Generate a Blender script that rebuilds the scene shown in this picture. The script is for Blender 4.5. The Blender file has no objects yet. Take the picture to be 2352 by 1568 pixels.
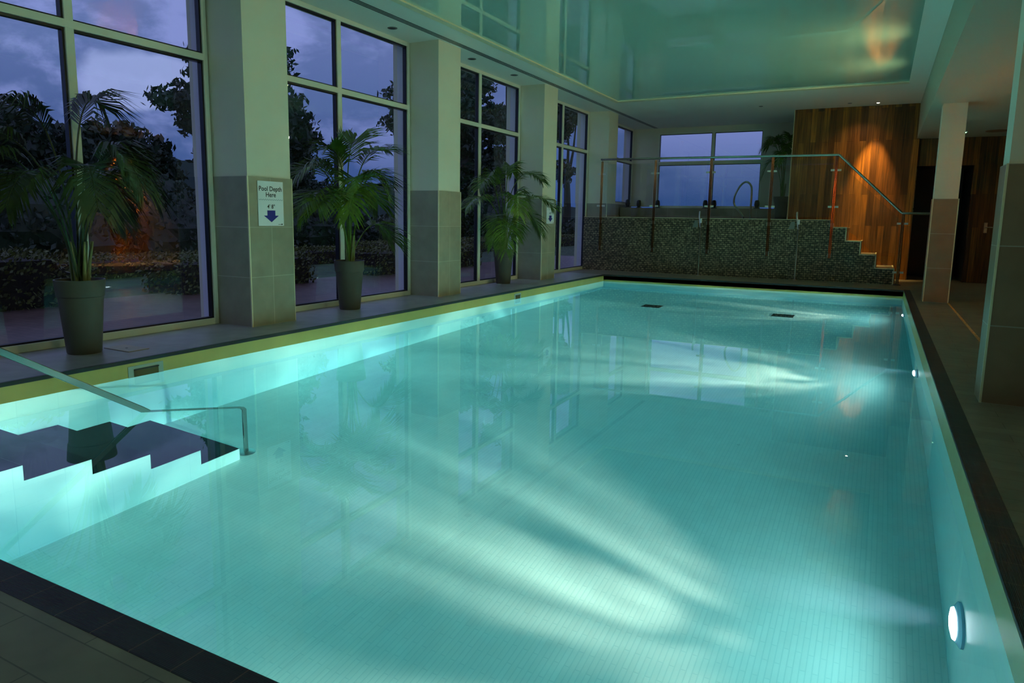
import bpy, bmesh, math, random
from mathutils import Vector, Matrix, noise
C = bpy.context.scene.collection
R = math.radians
PI = math.pi

# ------------------------------------------------------------------ measures (metres, pool corner = origin)
PW, PL = 6.0, 14.0            # pool width / length
ZW, ZF = -0.157, -1.83        # water level / pool floor
HC, HL = 3.862, 3.11          # main ceiling / low ceiling
XG = -1.038                   # inner face of window frames
XP = -0.507                   # front face of window pillars
YT = 15.263                   # front of raised mosaic wall
TH = 1.645                    # height of the tiled lower part of walls
YW = 16.95                    # oak wall
YE = 19.08                    # end wall

# ------------------------------------------------------------------ materials
def mat(name):
    m = bpy.data.materials.new(name); m.use_nodes = True
    nt = m.node_tree; nt.nodes.clear()
    out = nt.nodes.new('ShaderNodeOutputMaterial')
    return m, nt, out
def N(nt, t, **kw):
    n = nt.nodes.new(t)
    for k, v in kw.items():
        if k.startswith('i_'):
            n.inputs[k[2:].replace('_', ' ')].default_value = v
        else: setattr(n, k, v)
    return n
def L(nt, a, b): nt.links.new(a, b)
def rgba(c): return (c[0], c[1], c[2], 1)
def principled(name, col, rough=0.5, metal=0.0, noise_amt=0.0, scale=4.0, bump=0.0, bscale=40, coat=0, spec=0.5, stretch=(1,1,1)):
    m, nt, out = mat(name)
    b = N(nt, 'ShaderNodeBsdfPrincipled')
    b.inputs['Roughness'].default_value = rough; b.inputs['Metallic'].default_value = metal
    b.inputs['Coat Weight'].default_value = coat; b.inputs['Specular IOR Level'].default_value = spec
    L(nt, b.outputs[0], out.inputs[0])
    tc = N(nt, 'ShaderNodeTexCoord'); mp = N(nt, 'ShaderNodeMapping'); mp.inputs['Scale'].default_value = stretch
    L(nt, tc.outputs['Object'], mp.inputs[0])
    if noise_amt:
        n = N(nt, 'ShaderNodeTexNoise'); n.inputs['Scale'].default_value = scale; n.inputs['Detail'].default_value = 4
        L(nt, mp.outputs[0], n.inputs[0])
        cr = N(nt, 'ShaderNodeValToRGB')
        cr.color_ramp.elements[0].position = .3; cr.color_ramp.elements[1].position = .7
        cr.color_ramp.elements[0].color = rgba([c*(1-noise_amt) for c in col])
        cr.color_ramp.elements[1].color = rgba([min(1, c*(1+noise_amt)) for c in col])
        L(nt, n.outputs[0], cr.inputs[0]); L(nt, cr.outputs[0], b.inputs['Base Color'])
    else: b.inputs['Base Color'].default_value = rgba(col)
    if bump:
        n = N(nt, 'ShaderNodeTexNoise'); n.inputs['Scale'].default_value = bscale
        L(nt, mp.outputs[0], n.inputs[0])
        bp = N(nt, 'ShaderNodeBump'); bp.inputs['Strength'].default_value = bump; bp.inputs['Distance'].default_value = .01
        L(nt, n.outputs[0], bp.inputs['Height']); L(nt, bp.outputs[0], b.inputs['Normal'])
    return m
def axes_vec(nt, tc, ax):
    """object coordinates rearranged so that the two in-plane axes are x, y of the texture"""
    s = N(nt, 'ShaderNodeSeparateXYZ'); c = N(nt, 'ShaderNodeCombineXYZ')
    L(nt, tc.outputs['Object'], s.inputs[0])
    L(nt, s.outputs[ax[0]], c.inputs[0]); L(nt, s.outputs[ax[1]], c.inputs[1])
    return c.outputs[0]
def tiles(name, ax, w, h, c1, c2, grout, gw=0.004, rough=.4, off=(0, 0), stagger=0.0, vary=0.12, spec=.5, rib=0):
    m, nt, out = mat(name)
    b = N(nt, 'ShaderNodeBsdfPrincipled'); b.inputs['Roughness'].default_value = rough
    b.inputs['Specular IOR Level'].default_value = spec
    tc = N(nt, 'ShaderNodeTexCoord'); v = axes_vec(nt, tc, ax)
    mp = N(nt, 'ShaderNodeMapping'); mp.inputs['Location'].default_value = (off[0], off[1], 0)
    L(nt, v, mp.inputs[0])
    br = N(nt, 'ShaderNodeTexBrick'); br.offset = stagger; br.squash = 1
    br.inputs['Scale'].default_value = 1; br.inputs['Brick Width'].default_value = w; br.inputs['Row Height'].default_value = h
    br.inputs['Mortar Size'].default_value = gw; br.inputs['Mortar Smooth'].default_value = .1
    br.inputs['Color1'].default_value = rgba(c1); br.inputs['Color2'].default_value = rgba(c2); br.inputs['Mortar'].default_value = rgba(grout)
    L(nt, mp.outputs[0], br.inputs[0])
    n = N(nt, 'ShaderNodeTexNoise'); n.inputs['Scale'].default_value = 5; n.inputs['Detail'].default_value = 5
    L(nt, tc.outputs['Object'], n.inputs[0])
    mr = N(nt, 'ShaderNodeMapRange'); mr.inputs[3].default_value = 1-vary*2; mr.inputs[4].default_value = 1+vary*2
    L(nt, n.outputs[0], mr.inputs[0])
    mx = N(nt, 'ShaderNodeVectorMath', operation='SCALE'); L(nt, br.outputs[0], mx.inputs[0]); L(nt, mr.outputs[0], mx.inputs['Scale'])
    L(nt, mx.outputs[0], b.inputs['Base Color'])
    bp = N(nt, 'ShaderNodeBump'); bp.inputs['Strength'].default_value = .4; bp.inputs['Distance'].default_value = .003
    if rib:
        w_ = N(nt, 'ShaderNodeTexWave'); w_.bands_direction = 'X' if rib > 0 else 'Y'; w_.inputs['Scale'].default_value = abs(rib)
        L(nt, v, w_.inputs[0])
        ad = N(nt, 'ShaderNodeMath', operation='ADD'); L(nt, w_.outputs['Fac'], ad.inputs[0]); L(nt, br.outputs['Fac'], ad.inputs[1]); ad.inputs[1].default_value = 0
        L(nt, w_.outputs['Fac'], bp.inputs['Height'])
    else:
        bp.invert = True; L(nt, br.outputs['Fac'], bp.inputs['Height'])
    L(nt, bp.outputs[0], b.inputs['Normal']); L(nt, b.outputs[0], out.inputs[0])
    return m
def glass_pane(name, tint=(1, 1, 1), k=1.0, base=.04):
    """thin flat glazing: straight-through transmission plus a Fresnel mirror"""
    m, nt, out = mat(name)
    lw = N(nt, 'ShaderNodeFresnel'); lw.inputs['IOR'].default_value = 1.5
    g = N(nt, 'ShaderNodeNewGeometry')
    # same Fresnel on both faces
    dt = N(nt, 'ShaderNodeVectorMath', operation='DOT_PRODUCT'); L(nt, g.outputs['Incoming'], dt.inputs[0]); L(nt, g.outputs['Normal'], dt.inputs[1])
    ab = N(nt, 'ShaderNodeMath', operation='ABSOLUTE'); L(nt, dt.outputs['Value'], ab.inputs[0])
    s1 = N(nt, 'ShaderNodeMath', operation='SUBTRACT'); s1.inputs[0].default_value = 1; L(nt, ab.outputs[0], s1.inputs[1])
    pw = N(nt, 'ShaderNodeMath', operation='POWER'); L(nt, s1.outputs[0], pw.inputs[0]); pw.inputs[1].default_value = 5
    ml = N(nt, 'ShaderNodeMath', operation='MULTIPLY_ADD', use_clamp=True); L(nt, pw.outputs[0], ml.inputs[0]); ml.inputs[1].default_value = (1-base)*k; ml.inputs[2].default_value = base*k
    tr = N(nt, 'ShaderNodeBsdfTransparent'); tr.inputs[0].default_value = rgba(tint)
    gl = N(nt, 'ShaderNodeBsdfGlossy'); gl.inputs['Roughness'].default_value = 0
    mx = N(nt, 'ShaderNodeMixShader'); L(nt, ml.outputs[0], mx.inputs[0]); L(nt, tr.outputs[0], mx.inputs[1]); L(nt, gl.outputs[0], mx.inputs[2])
    L(nt, mx.outputs[0], out.inputs[0]); nt.nodes.remove(lw)
    return m
def emissive(name, col, s):
    m, nt, out = mat(name); e = N(nt, 'ShaderNodeEmission'); e.inputs[0].default_value = rgba(col); e.inputs[1].default_value = s
    L(nt, e.outputs[0], out.inputs[0]); return m

M = {}
M['plaster'] = principled('cream_plaster', (.80, .76, .60), .6, noise_amt=.03, scale=1.5)
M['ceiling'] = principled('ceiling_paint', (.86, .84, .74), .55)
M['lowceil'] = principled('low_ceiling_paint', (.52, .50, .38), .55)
M['trimcream'] = principled('cream_trim', (.85, .76, .50), .45)
M['frame'] = principled('powder_coated_frame', (.80, .80, .66), .35)
M['gasket'] = principled('black_gasket', (.008, .008, .012), .3)
M['render'] = principled('outside_white_render', (.80, .76, .86), .6)
M['tile_px'] = tiles('stone_tile_front', (1, 2), .325, .5483, (.33, .30, .21), (.38, .34, .24), (.50, .47, .34), .004, .35)
M['tile_py'] = tiles('stone_tile_side', (0, 2), .6, .5483, (.32, .29, .21), (.36, .32, .24), (.50, .47, .36), .004, .35, off=(1.04, 0))
M['pool_rim'] = tiles('pool_rim_tile', (0, 1), 3, 3, (.60, .46, .13), (.60, .46, .13), (.5, .4, .14), 0, .25, vary=.06)
M['deck'] = tiles('deck_plank_tile', (0, 1), .6, .15, (.20, .18, .13), (.235, .21, .15), (.115, .10, .07), .0025, .42, stagger=.5, vary=.22)
M['deck_left'] = tiles('deck_slab_tile', (0, 1), 1.1, .6, (.30, .30, .30), (.34, .33, .33), (.22, .20, .16), .003, .35, vary=.2)
M['coping_n'] = tiles('slate_coping_near', (0, 1), .18, 3, (.022, .021, .024), (.030, .028, .031), (.16, .10, .07), .0022, .42, off=(.0355, 1), rib=-60, vary=.15)
M['coping_r'] = tiles('slate_coping_side', (1, 0), .18, 3, (.020, .021, .024), (.026, .027, .030), (.10, .08, .065), .0022, .55, off=(.0, -5), rib=-60, vary=.15)
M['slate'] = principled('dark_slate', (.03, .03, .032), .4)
M['liner'] = tiles('pool_liner', (1, 2), .3, .3, (.80, .84, .80), (.83, .86, .82), (.76, .81, .78), .003, .35, vary=.02)
M['linerf'] = tiles('pool_floor_mosaic', (1, 0), .25, .030, (.80, .83, .78), (.83, .86, .81), (.70, .77, .73), .003, .4, vary=.04, stagger=.5)
M['steptile'] = principled('black_step_tile', (.012, .010, .016), .25, noise_amt=.2)
M['steel'] = principled('stainless_steel', (.50, .52, .48), .14, metal=1)
M['steel_warm_reflection'] = principled('steel_with_reflected_warmth', (.42, .20, .09), .16, metal=1)  # orange of the reflected warm surroundings put into the steel colour
M['clampm'] = principled('bright_clamp', (.75, .78, .70), .4, metal=.5)
M['steel_satin'] = principled('satin_steel', (.62, .60, .56), .28, metal=1)
M['pot'] = principled('taupe_pot', (.095, .085, .06), .45, noise_amt=.05)
M['soil'] = principled('dark_soil', (.03, .018, .01), .9, noise_amt=.4, scale=40, bump=1)
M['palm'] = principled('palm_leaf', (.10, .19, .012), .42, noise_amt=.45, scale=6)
M['palm_unlit'] = principled('palm_leaf_shaded', (.035, .062, .012), .42, noise_amt=.45, scale=6)  # shade on the unlit nearest palm put into its leaf colour
M['palmstem'] = principled('palm_stem', (.20, .20, .06), .5, noise_amt=.3, scale=9)
M['black'] = principled('black_plastic', (.01, .01, .01), .35)
M['skframe'] = principled('skimmer_frame', (.42, .46, .36), .4)
M['grey'] = principled('grey_vent', (.22, .23, .20), .5)
M['signwhite'] = principled('sign_white', (.86, .88, .90), .4)
M['signblue'] = principled('sign_blue', (.01, .015, .25), .4)
M['signblack'] = principled('sign_black', (.01, .01, .012), .4)
M['signteal'] = principled('sign_wave', (.10, .22, .28), .4)
M['glass'] = glass_pane('window_glass', (.93, .95, .95), 1.0, .10)
M['bglass'] = glass_pane('balustrade_glass', (.90, .94, .92), .8, .05)
M['patio'] = tiles('patio_brick', (0, 1), .2, .1, (.13, .075, .058), (.17, .105, .085), (.06, .045, .04), .006, .35, stagger=.5, vary=.3)
M['lawn'] = principled('lawn_grass', (.045, .085, .03), .8, noise_amt=.4, scale=3, bump=1, bscale=80)
M['hedge'] = principled('hedge_leaf', (.10, .115, .025), .5, noise_amt=.55, scale=3)
M['leaf'] = principled('oak_leaf', (.022, .042, .020), .5, noise_amt=.5, scale=1.5)
M['bark'] = principled('bark', (.02, .016, .012), .8, noise_amt=.3)
M['hill'] = principled('distant_hill', (.05, .085, .075), .9, noise_amt=.15, scale=.2)
M['lamp_glow'] = emissive('pool_lamp_lens', (.95, .98, 1.0), 14)
M['spot_glow'] = emissive('downlight_lens', (1, .85, .6), 30)
M['led'] = emissive('green_led', (.45, 1, .5), 8)
M['lampring'] = principled('lamp_ring', (.35, .55, .75), .2, metal=.3)
M['white'] = principled('white_plastic', (.8, .8, .78), .4)

# glossy stretch ceiling
m, nt, out = mat('glossy_stretch_ceiling')
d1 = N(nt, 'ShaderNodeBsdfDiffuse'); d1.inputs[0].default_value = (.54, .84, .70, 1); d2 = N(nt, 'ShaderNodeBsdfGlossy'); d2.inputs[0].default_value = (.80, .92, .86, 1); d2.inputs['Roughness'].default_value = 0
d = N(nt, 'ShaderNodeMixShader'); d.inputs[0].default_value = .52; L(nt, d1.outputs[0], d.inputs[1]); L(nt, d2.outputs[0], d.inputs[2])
L(nt, d.outputs[0], out.inputs[0]); M['stretch'] = m

# mosaic (random woven glass tesserae)
m, nt, out = mat('woven_mosaic')
b = N(nt, 'ShaderNodeBsdfPrincipled'); b.inputs['Roughness'].default_value = .3
tc = N(nt, 'ShaderNodeTexCoord'); v = axes_vec(nt, tc, (0, 2))
nz = N(nt, 'ShaderNodeTexNoise'); nz.inputs['Scale'].default_value = 5; L(nt, v, nz.inputs[0])
sc = N(nt, 'ShaderNodeVectorMath', operation='SCALE'); sc.inputs['Scale'].default_value = .035; L(nt, nz.outputs['Color'], sc.inputs[0])
ad = N(nt, 'ShaderNodeVectorMath', operation='ADD'); L(nt, v, ad.inputs[0]); L(nt, sc.outputs[0], ad.inputs[1])
br = N(nt, 'ShaderNodeTexBrick'); br.offset = .5
for k, vv in (('Scale', 1), ('Brick Width', .09), ('Row Height', .045), ('Mortar Size', .008), ('Mortar Smooth', .3), ('Bias', -.1)): br.inputs[k].default_value = vv
br.inputs['Color1'].default_value = (.42, .34, .20, 1); br.inputs['Color2'].default_value = (.24, .19, .11, 1); br.inputs['Mortar'].default_value = (.045, .038, .025, 1)
L(nt, ad.outputs[0], br.inputs[0])
vo = N(nt, 'ShaderNodeTexVoronoi'); vo.inputs['Scale'].default_value = 18; L(nt, ad.outputs[0], vo.inputs[0])
mr = N(nt, 'ShaderNodeMapRange'); mr.inputs[1].default_value = .15; mr.inputs[2].default_value = .7; mr.inputs[3].default_value = 1.2; mr.inputs[4].default_value = .35
L(nt, vo.outputs['Distance'], mr.inputs[0])
s2 = N(nt, 'ShaderNodeVectorMath', operation='SCALE'); L(nt, br.outputs[0], s2.inputs[0]); L(nt, mr.outputs[0], s2.inputs['Scale'])
L(nt, s2.outputs[0], b.inputs['Base Color']); L(nt, b.outputs[0], out.inputs[0]); M['mosaic'] = m

# vertical oak planks
def wood(name, ax, dark=1.0, w=.13):
    m, nt, out = mat(name)
    b = N(nt, 'ShaderNodeBsdfPrincipled'); b.inputs['Roughness'].default_value = .45
    tc = N(nt, 'ShaderNodeTexCoord'); v = axes_vec(nt, tc, (2, ax))       # texture x = height, y = across
    br = N(nt, 'ShaderNodeTexBrick'); br.offset = .37
    for k, vv in (('Scale', 1), ('Brick Width', 1.9), ('Row Height', w), ('Mortar Size', .0016), ('Bias', -.1)): br.inputs[k].default_value = vv
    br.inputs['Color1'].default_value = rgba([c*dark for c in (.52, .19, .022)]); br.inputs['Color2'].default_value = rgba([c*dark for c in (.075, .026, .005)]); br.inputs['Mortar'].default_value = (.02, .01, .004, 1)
    L(nt, v, br.inputs[0])
    mp = N(nt, 'ShaderNodeMapping'); mp.inputs['Scale'].default_value = (.9, 22, 1); L(nt, v, mp.inputs[0])
    n = N(nt, 'ShaderNodeTexNoise'); n.inputs['Scale'].default_value = 1.5; n.inputs['Detail'].default_value = 6; n.inputs['Distortion'].default_value = .6
    L(nt, mp.outputs[0], n.inputs[0])
    mr = N(nt, 'ShaderNodeMapRange'); mr.inputs[1].default_value = .25; mr.inputs[2].default_value = .75; mr.inputs[3].default_value = .3; mr.inputs[4].default_value = 1.5
    L(nt, n.outputs[0], mr.inputs[0])
    s = N(nt, 'ShaderNodeVectorMath', operation='SCALE'); L(nt, br.outputs[0], s.inputs[0]); L(nt, mr.outputs[0], s.inputs['Scale'])
    L(nt, s.outputs[0], b.inputs['Base Color']); L(nt, b.outputs[0], out.inputs[0]); return m
M['wood'] = wood('oak_planks', 0); M['wood_y'] = wood('oak_planks_side', 1)
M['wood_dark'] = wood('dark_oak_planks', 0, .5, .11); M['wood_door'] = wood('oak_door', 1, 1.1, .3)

# pool water: refracting surface, light absorbed by depth
m, nt, out = mat('pool_water')
g = N(nt, 'ShaderNodeBsdfGlass'); g.inputs['IOR'].default_value = 1.333; g.inputs['Roughness'].default_value = 0
tc = N(nt, 'ShaderNodeTexCoord'); n = N(nt, 'ShaderNodeTexNoise'); n.inputs['Scale'].default_value = 1.1; n.inputs['Detail'].default_value = 1.5
L(nt, tc.outputs['Object'], n.inputs[0])
bp = N(nt, 'ShaderNodeBump'); bp.inputs['Strength'].default_value = .012; bp.inputs['Distance'].default_value = .03
L(nt, n.outputs[0], bp.inputs['Height']); L(nt, bp.outputs[0], g.inputs['Normal'])
va = N(nt, 'ShaderNodeVolumeAbsorption'); va.inputs['Color'].default_value = (.10, .79, .90, 1); va.inputs['Density'].default_value = .27
L(nt, g.outputs[0], out.inputs['Surface']); L(nt, va.outputs[0], out.inputs['Volume']); M['water'] = m

# ------------------------------------------------------------------ mesh builder
class MB:
    def __init__(s): s.bm = bmesh.new()
    def face(s, pts):
        return s.bm.faces.new([s.bm.verts.new(p) for p in pts])
    def box(s, x0, x1, y0, y1, z0, z1):
        v = [s.bm.verts.new(p) for p in [(x0,y0,z0),(x1,y0,z0),(x1,y1,z0),(x0,y1,z0),(x0,y0,z1),(x1,y0,z1),(x1,y1,z1),(x0,y1,z1)]]
        for f in ((0,3,2,1),(4,5,6,7),(0,1,5,4),(1,2,6,5),(2,3,7,6),(3,0,4,7)): s.bm.faces.new([v[i] for i in f])
        return s
    def prism(s, pts, ax, a0, a1):
        """pts: 2D outline (in the two other axes, in xyz order), extruded along axis ax"""
        def P(p, a):
            q = list(p); q.insert(ax, a); return q
        A = [s.bm.verts.new(P(p, a0)) for p in pts]; B = [s.bm.verts.new(P(p, a1)) for p in pts]
        n = len(pts); s.bm.faces.new(A); s.bm.faces.new(B[::-1])
        for i in range(n): s.bm.faces.new([A[i], B[i], B[(i+1) % n], A[(i+1) % n]])
        return s
    def tube(s, pts, r, n=10, sx=1, closed=False):
        pts = [Vector(p) for p in pts]; rings = []
        rr = r if isinstance(r, (list, tuple)) else [r]*len(pts)
        ref = None
        for i, p in enumerate(pts):
            t = (pts[min(i+1, len(pts)-1)] - pts[max(i-1, 0)]).normalized()
            if ref is None:
                ref = Vector((0, 0, 1)) if abs(t.z) < .9 else Vector((1, 0, 0))
            a = t.cross(ref).normalized(); b = a.cross(t).normalized(); ref = b
            rings.append([s.bm.verts.new(p + (a*math.cos(2*PI*k/n)*sx + b*math.sin(2*PI*k/n))*rr[i]) for k in range(n)])
        for A, B in zip(rings, rings[1:]):
            for k in range(n): s.bm.faces.new([A[k], A[(k+1) % n], B[(k+1) % n], B[k]])
        s.bm.faces.new(rings[0][::-1]); s.bm.faces.new(rings[-1])
        return s
    def bar(s, pts, w, h, side=Vector((1, 0, 0))):
        """flat rectangular bar along pts, width w along side, height h across"""
        pts = [Vector(p) for p in pts]; rings = []
        for i, p in enumerate(pts):
            d0 = (p-pts[i-1]).normalized() if i else (pts[1]-p).normalized()
            d1 = (pts[i+1]-p).normalized() if i < len(pts)-1 else d0
            t = (d0+d1).normalized(); b = side.cross(t).normalized(); k = 1/max(.3, t.dot(d0))
            rings.append([s.bm.verts.new(p + side*w/2*a + b*h/2*c*k) for a, c in ((-1,-1),(1,-1),(1,1),(-1,1))])
        for A, B in zip(rings, rings[1:]):
            for k in range(4): s.bm.faces.new([A[k], A[(k+1) % 4], B[(k+1) % 4], B[k]])
        s.bm.faces.new(rings[0][::-1]); s.bm.faces.new(rings[-1]); return s
    def lathe(s, prof, c=(0, 0, 0), n=32, axis='z', cap=True):
        rings = []
        for r, z in prof:
            ring = []
            for k in range(n):
                a = 2*PI*k/n; u, w = r*math.cos(a), r*math.sin(a)
                p = {'z': (u, w, z), 'x': (z, u, w), 'y': (u, z, w)}[axis]
                ring.append(s.bm.verts.new(Vector(p)+Vector(c)))
            rings.append(ring)
        for A, B in zip(rings, rings[1:]):
            for k in range(n): s.bm.faces.new([A[k], A[(k+1) % n], B[(k+1) % n], B[k]])
        if cap: s.bm.faces.new(rings[0][::-1]); s.bm.faces.new(rings[-1])
        return s
    def build(s, name, m, parent=None, smooth=False, bevel=0, recalc=True):
        if recalc: bmesh.ops.recalc_face_normals(s.bm, faces=s.bm.faces[:])
        me = bpy.data.meshes.new(name); s.bm.to_mesh(me); s.bm.free()
        me.materials.append(m)
        if smooth: me.polygons.foreach_set('use_smooth', [True]*len(me.polygons))
        o = bpy.data.objects.new(name, me); C.objects.link(o)
        if parent: o.parent = parent
        if bevel:
            bv = o.modifiers.new('bevel', 'BEVEL'); bv.width = bevel; bv.segments = 2; bv.limit_method = 'ANGLE'
        if smooth:
            md = o.modifiers.new('edges', 'EDGE_SPLIT'); md.split_angle = R(40)
        return o
def tag(o, label=None, cat=None, group=None, kind=None):
    if label: o['label'] = label
    if cat: o['category'] = cat
    if group: o['group'] = group
    if kind: o['kind'] = kind
    return o
def empty(name, loc=(0, 0, 0)):
    o = bpy.data.objects.new(name, None); o.location = loc; o.empty_display_size = .1; C.objects.link(o); return o
def copy_tree(o, parent=None):
    c = o.copy(); C.objects.link(c); c.parent = parent
    for ch in [x for x in bpy.data.objects if x.parent == o]: copy_tree(ch, c)
    return c
def struct(o, label, cat): return tag(o, label, cat, kind='structure')

# ------------------------------------------------------------------ setting: floor
f = MB()
f.box(PW+.11, 9.0, -3.5, PL+.0, -.12, 0).box(-1.3, PW+.11, PL+.0, YE+.05, -.12, 0).box(PW+.11, 9.0, PL, YE+.05, -.12, 0)
f.box(-1.3, PW+.11, -3.5, -.11, -.12, 0)
o = f.build('floor', M['deck']); struct(o, 'grey brown plank tiled deck around the right, near and far pool sides', 'floor')
o2 = MB().box(-1.35, -.012, -.11, PL, -.12, 0).build('window_side_deck', M['deck_left'], o)
o3 = MB().box(-.012, .012, -.11, PL-.0, -.032, .001).box(.012, PW, PL-.012, PL+.012, -.032, .001).build('dark_edge_strip', M['slate'], o)
o4 = MB().box(6.555, 6.585, 4.9, 11.93, -.004, .004).build('gravel_channel', principled('channel_gravel', (.55, .30, .10), .7, noise_amt=.7, scale=30, bump=1), o)

# ------------------------------------------------------------------ pool basin
pool = empty('pool_basin', (3, 7, -1.83)); tag(pool, 'long rectangular pale tiled swimming pool basin with dark slate coping', 'pool')
def under(o, p): o.parent = p; o.matrix_parent_inverse = Matrix.Translation(-Vector(p.location)); return o
for a, b in ((-.15, 0), (PW, PW+.15)): under(MB().box(a, b, -.15, PL+.15, ZF, ZW).build('side_wall', M['liner']), pool)
M['liner_e'] = tiles('pool_liner_end', (0, 2), .3, .3, (.80, .84, .80), (.83, .86, .82), (.76, .81, .78), .003, .35, vary=.02)
for a, b in ((-.15, 0), (PL, PL+.15)): under(MB().box(0, PW, a, b, ZF, ZW).build('end_wall', M['liner_e']), pool)
under(MB().box(-.15, PW+.15, -.15, PL+.15, ZF-.12, ZF).build('pool_floor', M['linerf']), pool)
w = MB().box(-.15, 0, -.15, PL+.15, ZW, -.032).box(PW, PW+.11, -.15, PL+.15, ZW, -.012).box(0, PW, -.11, 0, ZW, -.012).box(0, PW, PL, PL+.15, ZW, -.032)
under(w.build('rim_wall', M['pool_rim']), pool)
cp = under(MB().box(-.2, PW+.11, -.112, .0, -.012, .003).build('near_coping', M['coping_n'], bevel=.003), pool); cp['label'] = 'dark ribbed slate coping tiles with thin joints'
cp = under(MB().box(PW, PW+.112, 0, PL+.1, -.012, .003).build('right_coping', M['coping_r'], bevel=.003), pool); cp['label'] = 'dark ribbed slate coping tiles with thin joints'

o = MB().box(-.01, PW+.01, -.01, PL+.01, ZF-.02, ZW).build('pool_water', M['water'])
tag(o, 'still clear turquoise water filling the long pool', 'water')

# pool steps (descend along the left wall)
st = empty('pool_steps', (.55, 1.2, ZF)); tag(st, 'underwater flight of white sided steps with black tiled treads', 'steps')
ys = [-.0, .14, .55, .96, 1.372, 1.785, 2.197, 2.56]; zs = [-.26, -.26, -.532, -.805, -1.077, -1.35, -1.62]
pts = [(0, ZF)]
for i, z in enumerate(zs): pts += [(ys[i], z), (ys[i+1], z)]
pts += [(ys[-1], ZF)]
under(MB().prism(pts, 0, .002, 1.112).build('step_body', M['liner']), st)
for i, z in enumerate(zs):
    if i == 0: continue
    under(MB().box(.004, 1.108, ys[i]+.002, ys[i+1]-.002 + (.0 if i < 6 else 0), z, z+.004).build('tread', M['steptile']), st)
    bpy.context.scene.collection.objects[-1]['label'] = 'black tiled tread'

# handrail of the steps: flat steel bar
rx = 1.045
o = empty('pool_handrail', (rx, 2.68, ZF)); tag(o, 'flat steel handrail running down into the water beside the pool steps', 'handrail')
under(MB().bar([(rx, -.18, 1.13), (rx, 1.79, -.157+.02), (rx, 2.62, -.735), (rx, 2.66, -.78), (rx, 2.68, -.84), (rx, 2.685, ZF+.01)], .016, .042).build('rail', M['steel'], bevel=.005), o)
under(MB().bar([(rx, -.35, 0), (rx, -.35, 1.05), (rx, -.18, 1.13)], .016, .042).build('deck_post', M['steel']), o)
under(MB().lathe([(.075, 0), (.075, .008), (.02, .014)], (rx, 2.685, ZF), 24).build('floor_flange', M['steel_satin'], smooth=True), o)

# skimmers in the rim wall
def skimmer(y, w, label):
    e = empty('pool_skimmer', (0, y, -.12)); tag(e, label, 'skimmer')
    under(MB().box(0, .006, y-.165*w, y+.165*w, -.165, -.062).build('frame', M['skframe']), e)
    under(MB().box(.004, .010, y-.115*w, y+.115*w, -.157, -.098).build('opening', M['black'] if w < .9 else principled('dark_olive_opening', (.12, .08, .015), .5)), e)
    under(MB().box(.004, .02, y-.115*w, y+.115*w, -.098, -.090).build('hood', M['slate']), e)
skimmer(2.55, 1.0, 'wide skimmer mouth in the pool rim below the nearest potted palm')
skimmer(9.65, .95, 'small dark skimmer mouth in the pool rim, the far one of two')
bpy.data.objects['pool_skimmer.001'].scale = (1, .8, 1)

# floor drains
def drain(x, y, label):
    e = empty('pool_drain', (x, y, ZF)); tag(e, label, 'drain', 'floor drains')
    under(MB().box(x-.20, x+.20, y-.20, y+.20, ZF, ZF+.008).build('frame', M['white']), e)
    g = MB()
    g.box(x-.18, x+.18, y-.18, y+.18, ZF+.006, ZF+.010)
    under(g.build('grate', M['black']), e)
drain(1.80, 11.78, 'square black grated drain on the pool floor, nearer the window wall')
drain(4.13, 11.86, 'square black grated drain on the pool floor, nearer the right wall')

# underwater lamps (right wall)
HAZE = .22
lamp_y = [2.40, 7.35, 12.2]
names = ['round pool lamp glowing underwater in the right wall nearest the camera',
         'round pool lamp glowing underwater in the right wall, middle one of three',
         'round pool lamp glowing underwater in the right wall by the far corner']
def lamp_tree(l, power_scale=1.0, streak=True, seed=0.0):
    l.use_nodes = True; nt = l.node_tree
    em = nt.nodes.get('Emission')
    fo = N(nt, 'ShaderNodeLightFalloff'); fo.inputs['Strength'].default_value = power_scale; L(nt, fo.outputs['Linear'], em.inputs['Strength'])
    if not streak: return
    g = N(nt, 'ShaderNodeNewGeometry'); s = N(nt, 'ShaderNodeSeparateXYZ'); L(nt, g.outputs['Incoming'], s.inputs[0])
    ax = N(nt, 'ShaderNodeMath', operation='ABSOLUTE'); L(nt, s.outputs[0], ax.inputs[0])
    mx = N(nt, 'ShaderNodeMath', operation='MAXIMUM'); L(nt, ax.outputs[0], mx.inputs[0]); mx.inputs[1].default_value = .05
    a = N(nt, 'ShaderNodeMath', operation='DIVIDE'); L(nt, s.outputs[1], a.inputs[0]); L(nt, mx.outputs[0], a.inputs[1])
    b = N(nt, 'ShaderNodeMath', operation='DIVIDE'); L(nt, s.outputs[2], b.inputs[0]); L(nt, mx.outputs[0], b.inputs[1])
    c = N(nt, 'ShaderNodeCombineXYZ'); L(nt, a.outputs[0], c.inputs[0]); L(nt, b.outputs[0], c.inputs[1]); c.inputs[2].default_value = seed
    mp = N(nt, 'ShaderNodeMapping'); mp.inputs['Scale'].default_value = (4.6, 2.2, 1); L(nt, c.outputs[0], mp.inputs[0])
    n = N(nt, 'ShaderNodeTexNoise'); n.inputs['Scale'].default_value = 1; n.inputs['Detail'].default_value = 3; n.inputs['Distortion'].default_value = .5
    L(nt, mp.outputs[0], n.inputs[0])
    mr = N(nt, 'ShaderNodeMapRange'); mr.inputs[1].default_value = .40; mr.inputs[2].default_value = .66; mr.inputs[3].default_value = .12; mr.inputs[4].default_value = 2.4
    L(nt, n.outputs[0], mr.inputs[0]); L(nt, mr.outputs[0], fo.inputs['Strength'])
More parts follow.
